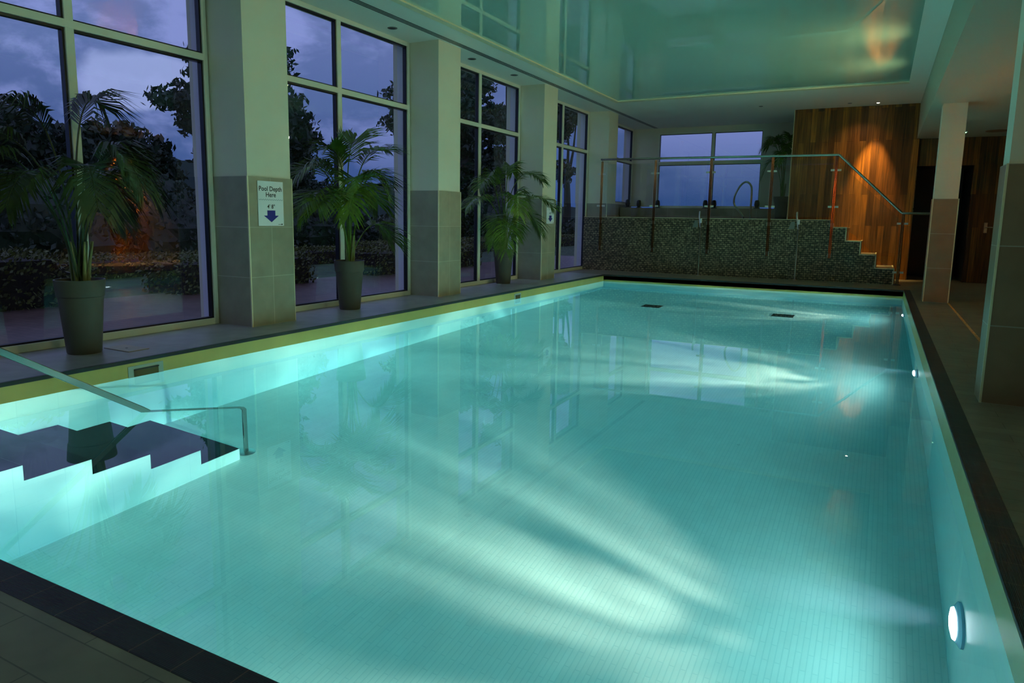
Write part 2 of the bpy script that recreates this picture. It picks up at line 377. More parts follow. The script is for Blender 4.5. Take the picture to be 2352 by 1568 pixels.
for i, y in enumerate(lamp_y):
    e = empty('pool_lamp', (PW, y, -1.1)); tag(e, names[i], 'lamp', 'underwater pool lamps')
    under(MB().lathe([(.145, 0), (.145, -.012), (.11, -.03)], (PW, y, -1.1), 32, 'x').build('rim', M['lampring'], smooth=True), e)
    under(MB().lathe([(.108, -.026), (.098, -.040), (.05, -.048), (.001, -.05)], (PW, y, -1.1), 32, 'x').build('lens', M['lamp_glow'], smooth=True), e)
    if True:
        ms, nt_s, out_s = mat('lamp_haze'); vs_ = N(nt_s, 'ShaderNodeVolumeScatter'); vs_.inputs['Density'].default_value = HAZE; vs_.inputs['Anisotropy'].default_value = 0.0
        vs_.inputs['Color'].default_value = (.32, .62, 1, 1); L(nt_s, vs_.outputs[0], out_s.inputs['Volume'])
        under(MB().lathe([(.06, -.085), (.12, -.35), (.20, -.85), (.16, -1.15), (.02, -1.3)], (PW, y, -1.1), 24, 'x').build('lit_haze', ms), e)
    # narrow streaky beam + wide flood of the same lamp
    for nm, size, pw, stk, tilt in (('beam', (88, 92, 92)[i], (205, 230, 145)[i], True, (0, 2, 2)[i]), ('flood', 172, (52, 62, 58)[i], False, 0)):
        l = bpy.data.lights.new('pool_lamp_'+nm, 'SPOT'); l.energy = pw; l.spot_size = R(size); l.spot_blend = .9 if stk else .5; l.shadow_soft_size = .06
        l.color = (1, .68, .50) if stk else (.58, 1, .93)
        lamp_tree(l, 1, stk, i*3.7)
        lo = bpy.data.objects.new('pool_lamp_'+nm, l); C.objects.link(lo); lo.location = (PW-.07, y, -1.1)
        lo.rotation_euler = (0, R(90-tilt), 0)

# ------------------------------------------------------------------ ceiling, bulkhead
c = MB()
c.box(-1.35, .0, -3.5, YE+.05, HC, HC+.15).box(.0, 6.07, 14.4, YE+.05, HC, HC+.15).box(5.77, 6.07, -3.5, 14.4, HC, HC+.15)
ceil = c.build('ceiling', M['ceiling']); struct(ceil, 'pale painted ceiling around a glossy recessed panel', 'ceiling')
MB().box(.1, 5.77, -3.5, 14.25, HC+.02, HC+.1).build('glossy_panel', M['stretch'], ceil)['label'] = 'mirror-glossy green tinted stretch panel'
MB().box(.0, .1, -3.5, 14.4, HC-.004, HC+.1).box(.1, 5.77, 14.25, 14.4, HC-.004, HC+.1).build('cream_edge_strip', M['trimcream'], ceil)
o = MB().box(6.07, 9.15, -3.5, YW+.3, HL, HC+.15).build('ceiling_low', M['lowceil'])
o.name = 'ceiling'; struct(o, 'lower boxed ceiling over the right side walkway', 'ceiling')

# slot diffuser
e = empty('slot_diffuser', (-.43, 8, HC)); tag(e, 'long dark three slot air diffuser in the ceiling above the windows', 'vent')
for k in range(3):
    x = -.49 + k*.04
    s = MB().prism([(x, -3.5), (x+.022, -3.5), (x+.022+.05, YE-.05), (x+.05, YE-.05)], 2, HC-.003, HC+.001)
    under(s.build('slot', M['slate']), e)

# downlights (unlit) and one lit
def downlight(x, y, z, label, lit=False, r=.05):
    e = empty('downlight', (x, y, z)); tag(e, label, 'downlight')
    under(MB().lathe([(r, 0), (r, -.006), (r*.72, -.007)], (x, y, z), 24).build('bezel', M['grey'] if not lit else M['ceiling'], smooth=True), e)
    under(MB().lathe([(r*.7, -.0071), (r*.35, -.0085), (.001, -.0088)], (x, y, z), 20).build('lens', M['spot_glow'] if lit else M['slate'], smooth=True), e)
downlight(-.76, 7.11, HC, 'unlit round downlight over the window with the middle palm', r=.07)
downlight(-.72, 9.23, HC, 'unlit round downlight over the third window, nearer of its two', r=.07)
downlight(-.68, 10.69, HC, 'unlit round downlight over the third window, farther of its two', r=.07)
downlight(5.25, 16.55, HC, 'lit warm downlight in the ceiling close to the oak wall', True, .04)
downlight(4.7, 16.4, HC, 'unlit small downlight left of the lit one by the oak wall', r=.045)
downlight(2.88, 16.1, HC, 'unlit small downlight in the ceiling over the hot tub', r=.045)
e = empty('ceiling_speaker', (7.4, 16.0, HL)); tag(e, 'round flat ceiling grille in the low ceiling over the far doorway', 'grille')
under(MB().lathe([(.19, 0), (.19, -.012), (.15, -.016), (.001, -.016)], (7.4, 16.0, HL), 28).build('grille', principled('brown_grille', (.25, .14, .08), .6)), e)
e = empty('emergency_light', (6.88, 15.97, HL)); tag(e, 'tiny green glowing indicator light under the low ceiling', 'light')
under(MB().lathe([(.03, 0), (.03, -.01), (.016, -.014)], (6.88, 15.97, HL), 16).build('body', M['white']), e)
under(MB().lathe([(.014, -.014), (.010, -.022), (.001, -.024)], (6.88, 15.97, HL), 12).build('led', M['led'], smooth=True), e)

# ------------------------------------------------------------------ window pillars
def pillar(y0, y1, label):
    e = empty('pillar', ((XG+XP)/2, (y0+y1)/2, 0)); tag(e, label, 'pillar', 'pillars between the windows')
    under(MB().box(-1.36, XP-.012, y0+.012, y1-.012, TH, HC).build('plaster_shaft', M['plaster']), e)
    under(MB().box(-1.34, XP-.001, y0+.001, y1-.001, 0, TH-.001).build('core', M['plaster']), e)
    t = under(MB().box(XP-.01, XP, y0+.006, y1, 0, TH).build('front_tiles', M['tile_px']), e); t.location.y += y0; 
    for v in t.data.vertices: v.co.y -= y0
    t = under(MB().box(XG+.0, XP-.0, y0, y0+.006, 0, TH).build('side_tiles', M['tile_py']), e)
    under(MB().box(XP-.012, XP+.003, y0-.003, y0+.012, 0, TH+.002).box(XP-.008, XP+.002, y1-.006, y1+.002, 0, TH+.002).build('corner_trim', M['trimcream']), e)
pillar(-3.4, -2.75, 'half tiled pillar behind the camera side of the first window')
pillar(.45, 1.10, 'half tiled pillar left of the first window')
pillar(4.196, 4.848, 'half tiled pillar bearing the large clear depth sign, nearest in view')
pillar(7.906, 8.561, 'half tiled pillar without a sign, second in view')
pillar(11.678, 12.342, 'half tiled pillar bearing the far depth sign, third in view')
pillar(15.443, 16.1, 'half tiled pillar rising behind the mosaic wall end')

# ------------------------------------------------------------------ windows
def window(n, y0, y1, ym, z0=0.0, zt=2.90, label=''):
    e = empty('window_%d' % n, (XG, (y0+y1)/2, z0)); tag(e, label, 'window', kind='structure')
    fw = .055; x0, x1 = XG-.07, XG
    fr = MB().box(x0, x1, y0, y0+fw, z0, HC).box(x0, x1, y1-fw, y1, z0, HC).box(x0, x1, y0+fw, y1-fw, z0, z0+.07).box(x0, x1, y0+fw, y1-fw, HC-.06, HC)
    under(fr.build('outer_frame', M['frame'], bevel=.004), e)
    under(MB().box(x0, x1, ym-.04, ym+.04, z0+.07, HC-.06).build('mullion', M['frame'], bevel=.004), e)
    under(MB().box(x0, x1+.002, y0+fw, y1-fw, zt-.035, zt+.035).build('transom', M['frame'], bevel=.004), e)
    for (a, b) in ((y0+fw, ym-.04), (ym+.04, y1-fw)):
        for (c_, d_) in ((z0+.07, zt-.035), (zt+.035, HC-.06)):
            g = .016
            gs = MB().box(x0-.01, x1-.02, a, a+g*.4, c_, d_).box(x0-.01, x1-.02, b-g*1.2, b, c_, d_).box(x0-.01, x1-.02, a+g, b-g, c_, c_+g).box(x0-.01, x1-.02, a+g, b-g, d_-g*1.3, d_)
            under(gs.build('gasket', M['gasket']), e)
            xg = x0+.025
            p = MB(); p.face([(xg, a+g*.3, c_+g), (xg, b-g, c_+g), (xg, b-g, d_-g), (xg, a+g*.3, d_-g)])
            under(p.build('pane', M['glass'], recalc=False), e)
    # outside reveal
    under(MB().box(XG-.215, XG-.071, y1-.03, y1, z0, HC).box(XG-.215, XG-.071, y0, y0+.01, z0, HC).build('outer_reveal', M['render']), e)
window(1, -2.75, .45, -1.15, label='dark window bay beside the camera')
window(2, 1.10, 4.196, 2.72, label='large four pane window behind the nearest palm')
window(3, 4.848, 7.906, 6.31, label='large four pane window behind the middle palm')
window(4, 8.561, 11.678, 10.08, label='large four pane window behind the farthest palm')
window(5, 12.342, 15.443, 13.85, label='narrow looking window just before the mosaic wall')
window(6, 16.1, 19.0, 17.55, 1.67, label='window above the hot tub on the left wall')
# wall outside/around windows
o = MB().box(-1.36, XG-.02, 16.1, YE, 0, 1.67).build('wall_left', M['tile_px']); struct(o, 'tiled wall under the hot tub side window', 'wall')
o = MB().box(-1.36, XG-.02, -3.5, -3.4, 0, HC).build('wall_left', M['plaster']); struct(o, 'left wall end beside the camera', 'wall')

# ------------------------------------------------------------------ end wall with window
x0, x1, z0, z1 = -.33, 2.75, 1.64, 3.72
x1 = 2.56
o = MB().box(-1.36, x0, YE, YE+.3, TH, HC).box(x1, 6.2, YE, YE+.3, TH, HC).box(x0, x1, YE, YE+.3, z1, HC).build('wall_far', M['plaster']); struct(o, 'shaded plaster end wall around the far window', 'wall')
o = MB().box(-1.36, 6.2, YE-.012, YE+.3, 0, TH-.04).build('wall_far', M['tile_py']); struct(o, 'dark tiled lower end wall behind the hot tub', 'wall')
e = empty('window_7', ((x0+x1)/2, YE, z0)); tag(e, 'wide far window looking out to the dusk horizon', 'window', kind='structure')
fr = MB().box(x0, x1, YE-.0, YE+.06, z0-.035, z0+.03).box(x0, x0+.05, YE, YE+.06, z0+.03, z1).box(x1-.04, x1, YE, YE+.06, z0+.03, z1).box(x0+.05, x1-.04, YE, YE+.06, z1-.04, z1)
under(fr.build('outer_frame', M['frame']), e)
under(MB().box(1.19, 1.27, YE, YE+.06, z0+.03, z1-.04).build('mullion', M['frame']), e)
under(MB().box(x0+.05, x1-.04, YE-.004, YE+.06, 2.82, 2.92).build('transom', M['frame']), e)
for a, b in ((x0+.05, 1.19), (1.27, x1-.04)):
    for c_, d_ in ((z0+.03, 2.82), (2.92, z1-.04)):
        under(MB().box(a, a+.012, YE+.006, YE+.05, c_, d_).box(b-.012, b, YE+.006, YE+.05, c_, d_).box(a, b, YE+.006, YE+.05, d_-.016, d_).build('gasket', M['gasket']), e)
        p = MB(); p.face([(a, YE+.04, c_), (b, YE+.04, c_), (b, YE+.04, d_), (a, YE+.04, d_)]); under(p.build('pane', M['glass'], recalc=False), e)
under(MB().box(x0, x1, YE-.10, YE, z0-.075, z0-.036).build('sill', M['frame']), e)

# ------------------------------------------------------------------ right side: walls, oak cladding, columns
o = MB().box(3.53, 6.12, YW, YW+.12, 0, HC).build('wall_oak', M['wood']); o.name = 'wall_back'; struct(o, 'tall oak plank wall lit by a warm downlight', 'wall')
MB().box(3.515, 3.53, YW-.006, YE, 0, HC).build('corner_bead', M['trimcream'], o)
o = MB().box(3.53, 3.6, YW+.12, YE, 0, HC).build('wall_inner', M['plaster']); struct(o, 'plaster side return behind the oak wall', 'wall')
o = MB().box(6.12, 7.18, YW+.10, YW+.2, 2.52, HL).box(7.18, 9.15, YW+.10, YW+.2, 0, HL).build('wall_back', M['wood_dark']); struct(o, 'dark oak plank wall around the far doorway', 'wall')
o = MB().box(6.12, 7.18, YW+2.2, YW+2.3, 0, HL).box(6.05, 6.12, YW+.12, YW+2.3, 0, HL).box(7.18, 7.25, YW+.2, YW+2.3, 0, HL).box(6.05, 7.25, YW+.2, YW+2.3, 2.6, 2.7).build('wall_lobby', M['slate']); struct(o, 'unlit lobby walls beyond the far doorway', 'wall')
MB().box(6.05, 7.25, YE+.05, YW+2.3, -.12, 0).build('lobby_floor', M['deck'], bpy.data.objects['floor'])
d = empty('door_1', (7.45, YW+.03, 0)); tag(d, 'dark oak plank door with a lever handle right of the doorway', 'door', kind='structure')
under(MB().box(7.19, 8.1, YW+.03, YW+.10, 0.01, 2.52).build('leaf', M['wood_dark']), d)
h = under(MB().box(7.47, 7.53, YW+.01, YW+.03, 1.08, 1.30).build('lever_plate', M['steel_satin']), d)
under(MB().tube([(7.50, YW+.03, 1.20), (7.50, YW-.04, 1.20), (7.62, YW-.045, 1.20)], .011, 8).build('handle', M['steel_satin'], smooth=True), d)

# right wall with lit oak doorway (seen mirrored in the window glass)
o = MB().box(9.0, 9.15, -3.5, 9.42, 0, HL).box(9.0, 9.15, 10.5, YW+.2, 0, HL).box(9.0, 9.15, 9.42, 10.5, 3.0, HL).build('wall_right', principled('darkened_wall', (.10, .085, .06), .6)); struct(o, 'dark wall along the right walkway', 'wall')  # wall colour darkened so only the lit door mirrors in the glass
d = empty('door_2', (9.0, 9.95, 0)); tag(d, 'warmly lit oak door in the right wall', 'door', kind='structure')
under(MB().box(9.02, 9.08, 9.5, 10.42, .01, 2.92).build('leaf', M['wood_door']), d)
under(MB().box(8.985, 9.1, 9.42, 9.5, 0, 3.0).box(8.985, 9.1, 10.42, 10.5, 0, 3.0).box(8.985, 9.1, 9.5, 10.42, 2.92, 3.0).build('frame', M['wood_y']), d)
under(MB().tube([(9.02, 9.6, 1.1), (8.96, 9.6, 1.1), (8.955, 9.72, 1.1)], .011, 8).build('handle', M['steel_satin'], smooth=True), d)
o = MB().box(-1.36, 9.15, -3.65, -3.5, 0, HC).build('wall_near', M['plaster']); struct(o, 'wall behind the camera', 'wall')

def column(x0, x1, y0, y1, label):
    e = empty('column', ((x0+x1)/2, (y0+y1)/2, 0)); tag(e, label, 'column', 'columns on the right walkway')
    under(MB().box(x0+.014, x1-.014, y0+.014, y1-.014, TH, HL).build('plaster_shaft', M['plaster']), e)
    t = MB().box(x0, x1, y0, y1, 0, TH)
    under(t.build('tile_casing', tiles('column_tile', (0, 2), 1.6, .5483, (.30, .20, .12), (.33, .22, .135), (.46, .42, .32), .004, .35, off=(.8-x0*0, 0))), e)
    under(MB().box(x0-.002, x0+.012, y0-.002, y0+.012, 0, TH+.002).box(x1-.012, x1+.002, y0-.002, y0+.012, 0, TH+.002).build('corner_trim', M['trimcream']), e)
column(6.215, 6.571, 11.935, 12.29, 'square half tiled column at the far end of the right walkway')
column(6.234, 6.60, 4.586, 4.893, 'square half tiled column closest to the camera on the right walkway')

# ------------------------------------------------------------------ raised hot tub enclosure
tub = empty('hot_tub_surround', (2, YT, 0)); tag(tub, 'raised wall clad in woven brown and green mosaic across the far end', 'mosaic wall')
zt = 1.300
prof = [(-1.03, 0), (5.83, 0), (5.83, .318), (5.48, .318), (5.48, .592), (5.175, .592), (5.175, .866), (4.885, .866), (4.885, 1.147), (4.60, 1.147), (4.60, zt), (-1.03, zt)]
under(MB().prism(prof, 1, YT, YT+.14).build('mosaic_wall', M['mosaic']), tub)
tr = MB()
sp = [(4.60, 1.147), (4.885, 1.147), (4.885, .866), (5.175, .866), (5.175, .592), (5.48, .592), (5.48, .318), (5.83, .318), (5.83, 0)]
for (a, b), (c_, d_) in zip(sp, sp[1:]):
    if b == d_: tr.box(a, c_+.008, YT-.004, YT+.15, b-.004, b+.012)
    else: tr.box(a-.010, a+.010, YT-.004, YT+.15, d_, b)
tr.box(-1.03, 4.6, YT-.004, YT+.15, zt, zt+.010)
under(tr.build('edge_trim', M['trimcream']), tub)
under(MB().box(-1.03, 3.515, YT+.14, 16.2, 1.15, 1.25).box(3.515, 4.6, YT+.14, YW, 1.05, 1.147).box(-1.03, 3.515, 18.6, YE-.015, 1.15, 1.25).build('tub_ledge', M['deck_left']), tub)
st = empty('staircase', (5.3, 16.1, 0)); tag(st, 'tiled steps climbing to the hot tub behind the stepped mosaic edge', 'steps')
for a, b, z in ((5.48, 5.83, .31), (5.175, 5.48, .584), (4.885, 5.175, .858), (4.6, 4.885, 1.139)):
    under(MB().box(a, b, YT+.151, YW-.001, 0, z).build('step', M['deck']), st)
    under(MB().box(b-.02, b+.008, YT+.151, YW-.001, z, z+.008).build('nosing', M['trimcream']), st)

# balustrade
YB = YT-.05
bal = empty('balustrade', (2, YB, .5)); tag(bal, 'glass balustrade with steel posts and handrail above the mosaic wall', 'balustrade')
post_x = [-.575, .75, 2.03, 3.34, 4.60]
def post(x, z0, z1, floor=False):
    p = under(MB().tube([(x-.014, YB, z0), (x-.014, YB, z1-.02)], .013, 8).tube([(x+.016, YB, z0), (x+.016, YB, z1-.02)], .013, 8).build('post', M['steel_warm_reflection'], smooth=True), bal)
    zz = (z1-.32, z1-1.08) if not floor else (z1-.21, z1-1.20)
    k = MB()
    for z in zz:
        for sg in (-1, 1):
            MB().box(*sorted((x+sg*.10, x+sg*.030)), YB-.02, YB+.02, z-.02, z+.02).build('clamp', M['clampm'], p)
    if not floor:
        for q in (z0+.02, zt-.14): MB().box(x-.035, x+.035, YB+.005, YT, q, q+.08).build('bracket', M['steel_satin'], p)
    else: MB().lathe([(.075, 0), (.075, .012), (.03, .02)], (x, YB, 0), 20).build('base_plate', M['slate'], p)
    MB().tube([(x, YB, z1-.04), (x, YB, z1+.0)], .008, 6).build('rail_pin', M['steel'], p)
for x in post_x: post(x, .50, 2.66)
post(5.905, .0, 1.46, True)
zr = 2.69
under(MB().tube([(-.61, YB, zr-.0), (4.64, YB, zr-.06+.02)], .026, 12).tube([(4.64, YB, zr-.04), (5.88, YB, 1.46)], .026, 12).tube([(5.88, YB, 1.46), (6.48, YB, 1.455)], .026, 12).build('handrail', M['steel'], smooth=True), bal)
for a, b in zip(post_x, post_x[1:]):
    under(MB().box(a+.045, b-.045, YB-.005, YB+.005, zt+.06, zr-.12).build('glass_panel', M['bglass']), bal)
g = MB().prism([(4.65, 1.22), (5.05, 1.0), (5.84, .20), (5.84, 1.35), (4.65, 2.50)], 1, YB-.005, YB+.005)
under(g.build('glass_panel', M['bglass']), bal)

# thin pipes with small spouts in front of the mosaic wall
def pipe(x, y, label):
    e = empty('steel_pipe', (x, y, 0)); tag(e, label, 'pipe', 'thin pipes on the mosaic wall')
    under(MB().tube([(x, y, 0), (x, y, 1.20)], .018, 10).build('pole', M['steel'], smooth=True), e)
    under(MB().tube([(x, y, 1.20), (x, y, 1.30)], .020, 10).build('cap', M['white'], smooth=True), e)
    under(MB().tube([(x, y, 1.10), (x-.05, y+.05, 1.35), (x-.06, y+.12, 1.46)], .020, 8).build('arm', M['steel_satin'], smooth=True), e)
    under(MB().prism([(x-.22, 1.10), (x-.10, 1.10), (x-.10, 1.26), (x-.17, 1.26)], 1, YT-.05, YT-.002).build('spout_box', M['grey']), e)
    under(MB().lathe([(.04, 0), (.04, .01), (.02, .015)], (x, y, 0), 16).build('foot', M['steel_satin']), e)
pipe(1.90, 15.08, 'thin upright steel pipe in front of the mosaic wall, left one of two')
pipe(3.97, 15.08, 'thin upright steel pipe in front of the mosaic wall, right one of two')

# curved grab rail in the hot tub
o = MB()
P = [(2.50, 17.05, 1.0), (2.50, 17.0, 1.34), (2.40, 17.0, 1.50), (2.27, 17.0, 1.66), (2.26, 17.0, 1.85), (2.34, 17.0, 2.05), (2.44, 17.0, 2.18), (2.54, 17.0, 2.21), (2.63, 17.0, 2.13), (2.66, 17.0, 1.98), (2.66, 17.0, 1.5), (2.66, 17.0, 1.0)]
def smooth_pts(P, n=6):
    P = [Vector(p) for p in P]; out = []
    for i in range(len(P)-1):
        p0, p1, p2, p3 = P[max(i-1, 0)], P[i], P[i+1], P[min(i+2, len(P)-1)]
        for k in range(n):
            t = k/n; out.append(.5*((2*p1)+(p2-p0)*t+(2*p0-5*p1+4*p2-p3)*t*t+(3*p1-p0-3*p2+p3)*t**3))
    out.append(P[-1]); return out
o.tube(smooth_pts(P), .024, 12)
o = o.build('grab_rail', M['steel'], smooth=True); tag(o, 'curved looped steel grab rail rising from the hot tub', 'grab rail')
o = MB().box(-.2, 3.2, 16.2, 18.6, .9, 1.0).build('hot_tub_basin', M['liner']); tag(o, 'sunken hot tub basin behind the mosaic wall', 'hot tub')

# candle lanterns on the ledges
def lantern(x, y, z, label):
    e = empty('lantern', (x, y, z)); tag(e, label, 'lantern', 'little dark lanterns around the hot tub')
    under(MB().lathe([(.085, 0), (.085, .02), (.04, .03)], (x, y, z), 16).build('base', M['black']), e)
    under(MB().lathe([(.045, .03), (.07, .10), (.06, .20), (.035, .23)], (x, y, z), 16).build('shade', M['black'], smooth=True), e)
ZL = 1.60
for x, y, lb in ((-.93, 18.35, 'small dark lantern at the left foot of the side window'), (-.80, 19.0, 'small dark lantern in the corner between the side and far windows'), (-.24, 19.0, 'small dark lantern at the left foot of the far window'), (1.12, 19.0, 'small dark lantern just left of the far window mullion'), (1.36, 19.0, 'small dark lantern just right of the far window mullion'), (2.50, 19.0, 'small dark lantern at the right foot of the far window')):
    lantern(x, y, ZL, lb)
o = MB().box(-1.03, -.70, 18.0, 18.62, 1.25, ZL).box(-1.03, 3.5, 18.62, YE-.10, 1.25, ZL).build('tub_back_ledge', M['tile_py']); tag(o, 'dark tiled ledge under the far window', 'ledge')

# ------------------------------------------------------------------ depth signs
def text_mesh(txt, size, name, m, parent, loc, bold=0.0, sx=1.0):
    cu = bpy.data.curves.new(name, 'FONT'); cu.body = txt; cu.size = size; cu.align_x = 'CENTER'; cu.align_y = 'CENTER'; cu.offset = bold
    cu.resolution_u = 3
    t = bpy.data.objects.new(name, cu); C.objects.link(t)
    dg = bpy.context.evaluated_depsgraph_get(); me = bpy.data.meshes.new_from_object(t.evaluated_get(dg))
    bpy.data.objects.remove(t)
    # text x -> world +y, text y -> world z (read from inside the room)
    me.transform(Matrix(((0, 0, 1, 0), (sx, 0, 0, 0), (0, 1, 0, 0), (0, 0, 0, 1))))
    me.materials.clear(); me.materials.append(m)
    o = bpy.data.objects.new(name, me); C.objects.link(o); o.location = loc; o.parent = parent
    return o
def sign(yc, zc, label, depth):
    w, h = .37, .49
    e = empty('depth_sign', (XP+.004, yc, zc)); tag(e, label, 'sign', 'pool depth signs')
    p = MB().box(0, .004, -w/2, w/2, -h/2, h/2).build('panel', M['signwhite'], e)
    text_mesh('Pool Depth', .072, 'lettering', M['signblack'], e, (.0055, -.003, h/2-.085), .0012)
    text_mesh('Here', .072, 'lettering', M['signblack'], e, (.0055, 0, h/2-.150), .0012)
    text_mesh(depth, .062, 'lettering', M['signblack'], e, (.0055, 0, -.035), .0008)
    wv = MB(); n = 40; x = .0052
    for i in range(11):
        a = -w/2+.01 + i*(w-.02)/11; b = a+(w-.02)/11; zz = .035; q = 5
        for k in range(q):
            u0, u1 = k/q, (k+1)/q
            f0 = zz + .012*abs(2*u0-1)**1.5; f1 = zz + .012*abs(2*u1-1)**1.5
            wv.face([(x, a+(b-a)*u0, f0), (x, a+(b-a)*u1, f1), (x, a+(b-a)*u1, f1+.004), (x, a+(b-a)*u0, f0+.004)])
    wv.build('wave_line', M['signteal'], e)
    ar = MB().prism([(-.058, -.075), (.058, -.075), (.058, -.132), (.108, -.132), (0, -.205), (-.108, -.132), (-.058, -.132)], 0, .0045, .0058)
    ar.build('arrow', M['signblue'], e)['label'] = 'dark blue arrow pointing down'
    MB().box(.0045, .0055, .10, .165, -.232, -.228).box(.0045, .0056, .145, .165, -.235, -.222).build('maker_mark', M['signblack'], e)
sign(4.513, 1.357, 'clear white depth sign with blue down arrow on the nearest pillar', "4' 8\"")
sign(12.06, 1.385, 'small far white depth sign with blue down arrow on the third pillar', "4' 8\"")

# ------------------------------------------------------------------ potted palms
def frond_mesh(base, az, reach, top, end, lean, leaf, rnd, mb_leaf, dens=26, droop=.5):
    """one pinnate frond: arching stalk and paired leaflets"""
    b = Vector(base); d = Vector((math.cos(az), math.sin(az), 0)); s = Vector((-d.y, d.x, 0))
    p0 = b; p1 = b + d*reach*lean + Vector((0, 0, top*1.05)); p2 = b + d*reach*.72 + Vector((0, 0, top*1.02)); p3 = b + d*reach + Vector((0, 0, end))
    def B(t): return p0*(1-t)**3 + p1*3*t*(1-t)**2 + p2*3*t*t*(1-t) + p3*t**3
    K = 18; pts = [B(i/K) for i in range(K+1)]
    mb_leaf.tube(pts, [.009*(1-.75*i/K)+.002 for i in range(K+1)], 5)
    for i in range(dens):
        t = .44 + .56*(i/(dens-1))
        p = B(t); tan = (B(min(1, t+.02))-B(t-.02)).normalized()
        u = (t-.44)/.56
        ln = leaf*(.62+1.1*u-1.25*u*u+.1)*rnd.uniform(.85, 1.1)
        for sd in (-1, 1):
            side = (s*sd*math.cos(u*1.0) + tan*(.40+.75*u)).normalized()
            up = Vector((0, 0, 1)); dirv = (side + up*rnd.uniform(.02, .22)).normalized()
            a = p; m1 = p + dirv*ln*.5; dd = (dirv - up*droop*rnd.uniform(.6, 1.4)).normalized(); e_ = m1 + dd*ln*.55
            wv = tan - dirv*tan.dot(dirv)
            wv = wv.normalized()*(.008+.005*rnd.random())
            if wv.length < 1e-6: continue
            vs = [mb_leaf.bm.verts.new(q) for q in (a-wv*.3, a+wv*.3, m1+wv, m1-wv, e_)]
            mb_leaf.bm.faces.new(vs[:4]); mb_leaf.bm.faces.new([vs[3], vs[2], vs[4]])
def palm(x, y, label, specs, seed, dr=.45, leaf=.42):
    rnd = random.Random(seed)
    e = empty('potted_palm', (x, y, 0)); tag(e, label, 'potted palm', 'potted palms')
    pt = MB().lathe([(.132, 0), (.138, .01), (.178, .50), (.186, .505), (.200, .64), (.200, .65), (.188, .65), (.183, .60), (.001, .60)], (0, 0, 0), 40, cap=False)
    po = pt.build('pot', M['pot'], e, smooth=True)
    MB().lathe([(.183, .603), (.10, .615), (.001, .618)], (0, 0, 0), 24, cap=False).build('soil', M['soil'], e)
    st_ = MB()
    for k in range(7):
        a = rnd.uniform(0, 2*PI); r = rnd.uniform(.01, .07); lean = rnd.uniform(.02, .08)
        st_.tube([(math.cos(a)*r, math.sin(a)*r, .60), (math.cos(a)*(r+lean*.5), math.sin(a)*(r+lean*.5), .78), (math.cos(a)*(r+lean), math.sin(a)*(r+lean), .98)], [.019, .014, .008], 7)
    st_.build('stem', M['palmstem'], e, smooth=True)
    for (az, reach, top, end, lean) in specs:
        mb = MB(); frond_mesh((rnd.uniform(-.03, .03), rnd.uniform(-.03, .03), .62), R(az), reach, top, end, lean, leaf*rnd.uniform(.85, 1.15), rnd, mb, dens=40, droop=dr)
        fr = mb.build('frond', M['palm_unlit'] if dr > .6 else M['palm'], e, recalc=False)
        for v in fr.data.vertices:                       # leaves rest against the glass rather than pass it
            if v.co.x + x < XG+.03: v.co.x = XG+.03-x + (v.co.x+x-XG-.03)*.05
            for py0, py1 in ((.45, 1.1), (4.196, 4.848), (7.906, 8.561), (11.678, 12.342)):
                if py0-.03 < v.co.y+y < py1+.03 and v.co.x+x < XP+.03: v.co.x = XP+.03-x
    return e
# azimuth measured from +x (towards pool) to +y (far end)
palm(-.62, 2.40, 'potted palm nearest the camera with wide drooping shaded fronds',
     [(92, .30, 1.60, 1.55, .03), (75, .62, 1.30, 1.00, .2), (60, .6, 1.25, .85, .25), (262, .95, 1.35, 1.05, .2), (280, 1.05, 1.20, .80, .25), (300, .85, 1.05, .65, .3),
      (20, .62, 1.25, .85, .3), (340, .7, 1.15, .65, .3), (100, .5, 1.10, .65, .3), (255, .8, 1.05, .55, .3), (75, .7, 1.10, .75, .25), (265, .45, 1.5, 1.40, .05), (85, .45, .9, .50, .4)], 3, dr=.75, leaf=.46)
palm(-.68, 6.02, 'potted palm with upright fresh green fan, second from the camera',
     [(95, .22, 1.55, 1.62, .02), (75, .62, 1.50, 1.50, .05), (262, .30, 1.45, 1.45, .05), (262, .80, 1.30, 1.10, .15), (275, 1.05, 1.05, .62, .22), (290, 1.0, .95, .70, .25), (70, .62, 1.25, 1.10, .15),
      (88, .62, 1.10, .80, .2), (250, .6, 1.35, 1.15, .1), (30, .45, 1.25, .95, .2), (310, .55, 1.05, .65, .25), (72, .70, .60, .30, .4), (330, .4, 1.2, .95, .15)], 8, leaf=.50)
palm(-.80, 10.6, 'potted palm farthest along the windows with side drooping fronds',
     [(90, .3, 1.70, 1.50, .05), (68, 1.0, 1.6, 1.35, .1), (66, 1.2, 1.15, .85, .2), (265, 1.25, 1.1, .80, .2), (270, .9, 1.45, 1.15, .15), (285, .8, .85, .15, .3), (60, .8, .9, .35, .3),
      (30, .5, 1.3, .8, .2), (330, .5, 1.2, .7, .2), (100, .7, .75, .3, .3), (255, .5, 1.55, 1.35, .1), (300, .9, .8, .05, .3)], 12, leaf=.42)
pp = palm(3.2, 18.35, 'dark potted palm in the shadows beside the oak wall',
     [(200, .6, 1.5, 1.2, .1), (160, .5, 1.6, 1.3, .1), (260, .6, 1.3, .8, .2), (230, .5, 1.55, 1.4, .1), (180, .55, 1.1, .5, .3), (300, .3, 1.6, 1.5, .1), (90, .35, 1.5, 1.2, .1)], 20, leaf=.34)
pp.location.z = 1.25
o = MB().box(2.72, 3.5, 17.9, 18.6, 1.0, 1.249).build('plant_plinth', M['tile_py']); tag(o, 'dark tiled plinth under the shaded palm by the oak wall', 'plinth')
for ch in pp.children:
    if ch.name.startswith('frond'):
        for v in ch.data.vertices: v.co.x = min(v.co.x, 3.49-3.2)

